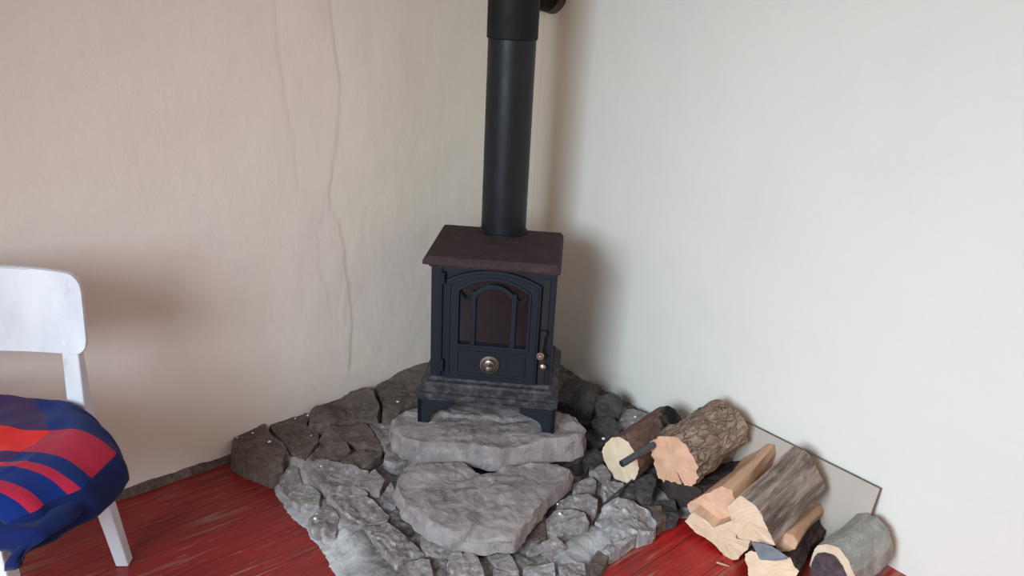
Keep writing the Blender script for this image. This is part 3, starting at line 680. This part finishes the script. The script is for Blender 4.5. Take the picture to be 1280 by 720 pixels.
# slate flake and bark scraps
def flake(px, z, th, mat, name, label, cat, tilt=(0, 0)):
    return tag(stone(name, px, z, th, mat, None, 30, tilt, .0015), label, cat)
flake(F5((430, 565), (475, 570), (522, 582), (600, 635), (540, 640), (470, 640)), .132, .006, m_chip, 'slate_flake', 'thin pointed blue-grey slate flake lying on the firewood below the pale cut end', 'slate flake', (0, .3))
o = stone('dark_lump', F8((250, 440), (330, 400), (365, 440), (345, 520), (290, 530), (250, 490)), .085, .05, m_black, None, 30, (0, .1), .004); tag(o, 'black lump lying under the pale-ended log', 'charcoal')  # small near-black lump in the black stone material

# iron tube and thin rod
A = pz(782, 576, .16); P0 = pz(778, 579, .165)
tdir = None
tip = pz(777, 580, .190); back = pz(842, 541, .215)
m = MB(); d = (back-tip)
m.tube([Vector((0, 0, 0)), d*.002, d*.98, d], [.0095, .0105, .0105, .010], 20)
tb = m.build('iron_tube', m_tube, None, True, 0, 40); tb.location = tip; tag(tb, 'short dark metal tube resting across the pale-ended log', 'metal tube')
MB().tube([Vector((0, 0, 0))-d.normalized()*.0006, Vector((0, 0, 0))+d.normalized()*.0004], .0082, 20).build('dark_bore', m_iron_dark, tb)
a = pz(755, 630, .060); b = pz(790, 600, .075)
o = MB().tube([Vector((0, 0, 0)), (b-a)*.5+Vector((0, 0, .002)), b-a], .0028, 8).build('iron_rod', m_tube, None, True); o.location = a
tag(o, 'thin iron rod lying on the hearth below the pale-ended log', 'rod')
# splinters
def splinter(px0, px1, z, r, label):
    a = pz(*px0, z); b = pz(*px1, z+.004); o = MB().tube([Vector((0, 0, 0)), (b-a)*.6, b-a], [r, r*.9, r*.3], 5).build('wood_splinter', m_split); o.location = a
    tag(o, label, 'splinter')
splinter((896, 703), (912, 708), .006, .003, 'curled pale wood splinter on the red floor before the pile')

# ------------------------------------------------------------------ board leaning on the right wall
a = pplane(932, 530, CORNER+NR*.012, NR); b = pplane(1102, 608, CORNER+NR*.012, NR); H_ = (a.z+b.z)/2
bx = DR; w = (b-a).dot(bx); lean = .055
o0 = CORNER+DR*((a-CORNER).dot(DR))
bd = thing('leaning_board', 'thin flat beige board leaning on the white wall behind the firewood', 'board', o0)
def bp(u_, h_, t_):
    top = NR*.008; bot = NR*(.008+lean); base = bot.lerp(top, h_/H_); nrm = (NR*H_+Vector((0, 0, lean))).normalized()
    return bx*u_+base+Vector((0, 0, h_))+nrm*t_
def slab(u0, u1, h0, h1, t0, t1):
    return MB().loft([[bp(u0, h0, t), bp(u1, h0, t), bp(u1, h1, t), bp(u0, h1, t)] for t in (t0, t1)])
slab(0, w, 0.0, H_, .0, .009).build('panel', m_board, bd)
m = MB()
for args in ((-.0005, w+.0005, H_-.0008, H_+.0003, -.0005, .0095), (w-.0012, w+.0006, 0, H_, -.0005, .0095), (-.0006, .0012, 0, H_, -.0005, .0095)):
    s_ = slab(*args); m.add(s_.v, s_.f)
m.build('edge_band', m_boardedge, bd)

# ------------------------------------------------------------------ chair
crot = math.radians(6)
ch = thing('chair', 'white painted wooden chair with curved backrest standing by the left wall', 'chair', (0, 0, 0), crot)
RP = Vector((-.985, 1.535, 0)); off = Matrix.Rotation(crot, 3, 'Z') @ Vector((.175, .205, 0)); ch.location = RP-off
def bar(pts, w, d):   # rectangular section bar along points, w across x, d across y
    rings = []
    for i, p in enumerate(pts):
        ww = w[i] if isinstance(w, list) else w; dd = d[i] if isinstance(d, list) else d
        rings.append([(p[0]-ww/2, p[1]-dd/2, p[2]), (p[0]+ww/2, p[1]-dd/2, p[2]), (p[0]+ww/2, p[1]+dd/2, p[2]), (p[0]-ww/2, p[1]+dd/2, p[2])])
    return MB().loft(rings)
for sx in (-1, 1):
    bar([(sx*.197, .235, 0), (sx*.182, .212, .22), (sx*.175, .198, .42), (sx*.174, .199, .50), (sx*.172, .213, .64), (sx*.168, .228, .72)], [.032, .036, .040, .038, .036, .034], [.032, .038, .044, .040, .026, .02]).build('rear_leg', m_white, ch, False, .004)
    bar([(sx*.195, -.215, 0), (sx*.178, -.195, .43)], [.034, .042], [.034, .042]).build('front_leg', m_white, ch, False, .004)
def rounded(w, d, r, n=6):
    out = []
    for cx, cy, a0 in ((w/2-r, d/2-r, 0), (-w/2+r, d/2-r, PI/2), (-w/2+r, -d/2+r, PI), (w/2-r, -d/2+r, 1.5*PI)):
        for k in range(n+1): a = a0+PI/2*k/n; out.append((cx+r*math.cos(a), cy+r*math.sin(a)))
    return out
out = rounded(.42, .43, .05)
MB().loft([[(x, y, .432) for x, y in out], [(x, y, .452) for x, y in out]]).build('seat', m_white, ch, False, .004)
for args in ((-.16, .16, .185, .205, .375, .430), (-.16, .16, -.205, -.185, .375, .430), (-.190, -.170, -.19, .19, .375, .430), (.170, .190, -.19, .19, .375, .430)):
    MB().box(*args).build('apron', m_white, ch, False, .002)
# backrest: rounded panel bowed backwards
out = rounded(.430, .185, .035, 6); N = len(out)
fr, bk = [], []
def bow(x, z): return .216-.02+.030*(1-(x/.21)**2)+(z-.70)*.12
cz = .712
# fine grid panel
m = MB(); nu, nv = 36, 14; vs = []; fs = []
def inside_scale(v):    # half width at height v (-1..1) with rounded corners
    hz = .0925; r = .035; z = abs(v)*hz
    return .215 if z < hz-r else .215-r+math.sqrt(max(0, r*r-(z-(hz-r))**2))
vv = [-1, -.985, -.95, -.88, -.78, -.6, -.3, 0, .3, .6, .78, .88, .95, .985, 1]
for side in (0, 1):
    for v in vv:
        hw = inside_scale(v*.9999)
        for i in range(nu+1):
            x = -hw+2*hw*i/nu; z = cz+v*.0925+.006*(1-(x/.215)**2)*(1 if v > 0 else -.6)
            vs.append((x, bow(x, z)+(.0 if side == 0 else .014), z))
n1 = nu+1; n2 = n1*len(vv)
for j in range(len(vv)-1):
    for i in range(nu):
        a = j*n1+i; fs.append((a, a+1, a+n1+1, a+n1)); fs.append((n2+a, n2+a+n1, n2+a+n1+1, n2+a+1))
for j in range(len(vv)-1):
    a = j*n1; fs.append((a, a+n1, n2+a+n1, n2+a)); a = j*n1+nu; fs.append((a, n2+a, n2+a+n1, a+n1))
for i in range(nu):
    fs.append((i, n2+i, n2+i+1, i+1)); a = (len(vv)-1)*n1+i; fs.append((a, a+1, n2+a+1, n2+a))
m.add(vs, fs).build('backrest', m_white, ch, True, .002, 40)

# ------------------------------------------------------------------ plaid blanket on the seat
def plaid_mat():
    M = Mat('plaid_wool', .95, 0, .15)
    uv = M.n.new('ShaderNodeUVMap'); sp = M.n.new('ShaderNodeSeparateXYZ'); M.l.new(uv.outputs[0], sp.inputs[0])
    wob = M.math('MULTIPLY', M.math('SUBTRACT', M.noise(9, 3), .5), .012)
    v = M.math('ADD', sp.outputs[1], wob); u = M.math('ADD', sp.outputs[0], wob)
    K, Wt = (0, 0, 0), (1, 1, 1)
    # v: 0 back .. 1 front (0.52 m); u: 0 left .. 1 right hem
    rows = M.ramp(v, [(0, K), (.37, Wt), (.60, K), (.685, Wt), (.735, K), (.835, Wt), (.90, K)], 'CONSTANT')
    cols = M.ramp(u, [(0, K), (.17, Wt), (.33, K), (.535, Wt), (.685, K)], 'CONSTANT')
    border = M.ramp(u, [(0, K), (.865, Wt)], 'CONSTANT')
    red = M.mix(cols, srgb(176, 34, 62), srgb(238, 26, 20))
    blue = M.mix(cols, srgb(14, 38, 104), srgb(62, 36, 82))
    c = M.mix(rows, blue, red)
    c = M.mix(border, c, srgb(14, 28, 78))
    fuzz = M.noise(260, 3, .7)
    c = M.mix(M.math('MULTIPLY', fuzz, .25), c, M.mix(1.0, c, (.35, .35, .5, 1), 'MULTIPLY'))
    M.col(c); M.bump(fuzz, .5, .002); M.bump(M.noise(30, 4), .3, .004)
    M.b.inputs['Sheen Weight'].default_value = .1
    return M.m
m_plaid = plaid_mat()
bl = thing('plaid_blanket', 'folded navy, blue and red plaid wool blanket draped over the chair seat', 'blanket', (-1.05, 1.28, .455))
def lerp_tab(tab, t):
    for (a, va), (b, vb) in zip(tab[:-1], tab[1:]):
        if a <= t <= b: f = (t-a)/(b-a); f = f*f*(3-2*f); return va+(vb-va)*f
    return tab[-1][1] if t > tab[-1][0] else tab[0][1]
def sheet(name, edge_tab, ztop, r, drop, yb, yf, tuck, fdrop, seed, uoff=0):
    """rows from back (t=0) to front (t=1); each row runs flat to the right edge, rounds over and hangs."""
    nt, nsn = 64, 84; vs = []; uvs = []; fs = []
    for j in range(nt+1):
        t = j/nt; y = yb+(yf-yb)*t; xe = lerp_tab(edge_tab, t); zt = ztop
        # the front and back of the blanket also round down
        e = 0
        if t > .90: q = (t-.90)/.10; e = fdrop*q*q; y += .018*q*q
        if t < .10: q = (.10-t)/.10; e = .045*q*q; y -= .018*q*q
        Lf = .35; hang = drop*lerp_tab([(0, .3), (.3, .9), (.8, 1.0), (1, .7)], t); tot = Lf+PI/2*r+hang
        for i in range(nsn+1):
            s = tot*i/nsn
            if s < Lf: x = xe-r-(Lf-s); z = 0; 
            elif s < Lf+PI/2*r: a = (s-Lf)/r; x = xe-r+r*math.sin(a); z = -r+r*math.cos(a)
            else: h = s-Lf-PI/2*r; x = xe-tuck*(h/max(hang, .001))**1.5; z = -r-h
            w = .012*fbm((x*.8, y, seed), 5, 3)+.004*nz(x, y, seed, 22)
            wy = .010*fbm((x, s, seed+4), 6, 2)
            vs.append((x+.010*fbm((y, z, seed+8), 8, 2)+1.05, y+wy-1.28, zt+z-e+w*(1 if s < Lf else .5)-.455)); uvs.append(((s+.27)/.84+uoff, t))
    n = nsn+1
    fs = [(j*n+i, j*n+i+1, (j+1)*n+i+1, (j+1)*n+i) for j in range(nt) for i in range(nsn)]
    me = bpy.data.meshes.new(name); me.from_pydata(vs, [], fs); me.update()
    ul = me.uv_layers.new(name='UVMap')
    for lp in me.loops: ul.data[lp.index].uv = uvs[lp.vertex_index]
    me.polygons.foreach_set('use_smooth', [True]*len(me.polygons)); me.materials.append(m_plaid)
    o = bpy.data.objects.new(name, me); COL.objects.link(o); o.parent = bl
    if me.polygons[0].normal.z < 0: me.flip_normals()
    so = o.modifiers.new('thickness', 'SOLIDIFY'); so.thickness = .010; so.offset = -1
    return o
sheet('top_fold', [(0, -.955), (.12, -.895), (.25, -.835), (.40, -.800), (.65, -.80), (.85, -.84), (1, -.885)], .520, .115, .005, 1.525, 1.115, .005, .02, 3)
sheet('under_fold', [(0, -.98), (.15, -.91), (.35, -.865), (.52, -.825), (.75, -.815), (.9, -.835), (1, -.87)], .462, .022, .012, 1.50, 1.095, .03, .045, 11, 1.0)

# ------------------------------------------------------------------ light: daylight from a window behind and to the left of the camera
W = bpy.data.worlds.new('World'); SC.world = W; W.use_nodes = True
W.node_tree.nodes['Background'].inputs[0].default_value = (1.0, .93, .87, 1); W.node_tree.nodes['Background'].inputs[1].default_value = .69
def area(name, loc, target, sx, sy, power, col, spread=180):
    l = bpy.data.lights.new(name, 'AREA'); l.shape = 'RECTANGLE'; l.size = sx; l.size_y = sy; l.energy = power; l.color = col; l.spread = math.radians(spread)
    o = bpy.data.objects.new(name, l); COL.objects.link(o); o.location = loc
    o.rotation_euler = (Vector(target)-Vector(loc)).to_track_quat('-Z', 'Y').to_euler(); return o
area('window_skylight', (-1.25, -.75, 1.50), (1.05, 1.7, -.10), 1.15, 1.1, 43, (.72, .90, 1.0), 100)

# ------------------------------------------------------------------ camera
cd = bpy.data.cameras.new('camera'); cam = bpy.data.objects.new('camera', cd); COL.objects.link(cam)
cd.sensor_fit = 'HORIZONTAL'; cd.sensor_width = 36; cd.lens = FL/1280*36; cd.clip_start = .02
Mx = Matrix((RR, UU, -FW)).transposed().to_4x4(); Mx.translation = CAM; cam.matrix_world = Mx
SC.camera = cam
vs_ = SC.view_settings; vs_.view_transform = 'Standard'; vs_.look = 'None'; vs_.exposure = 0.0; vs_.gamma = 1.0; vs_.use_curve_mapping = False
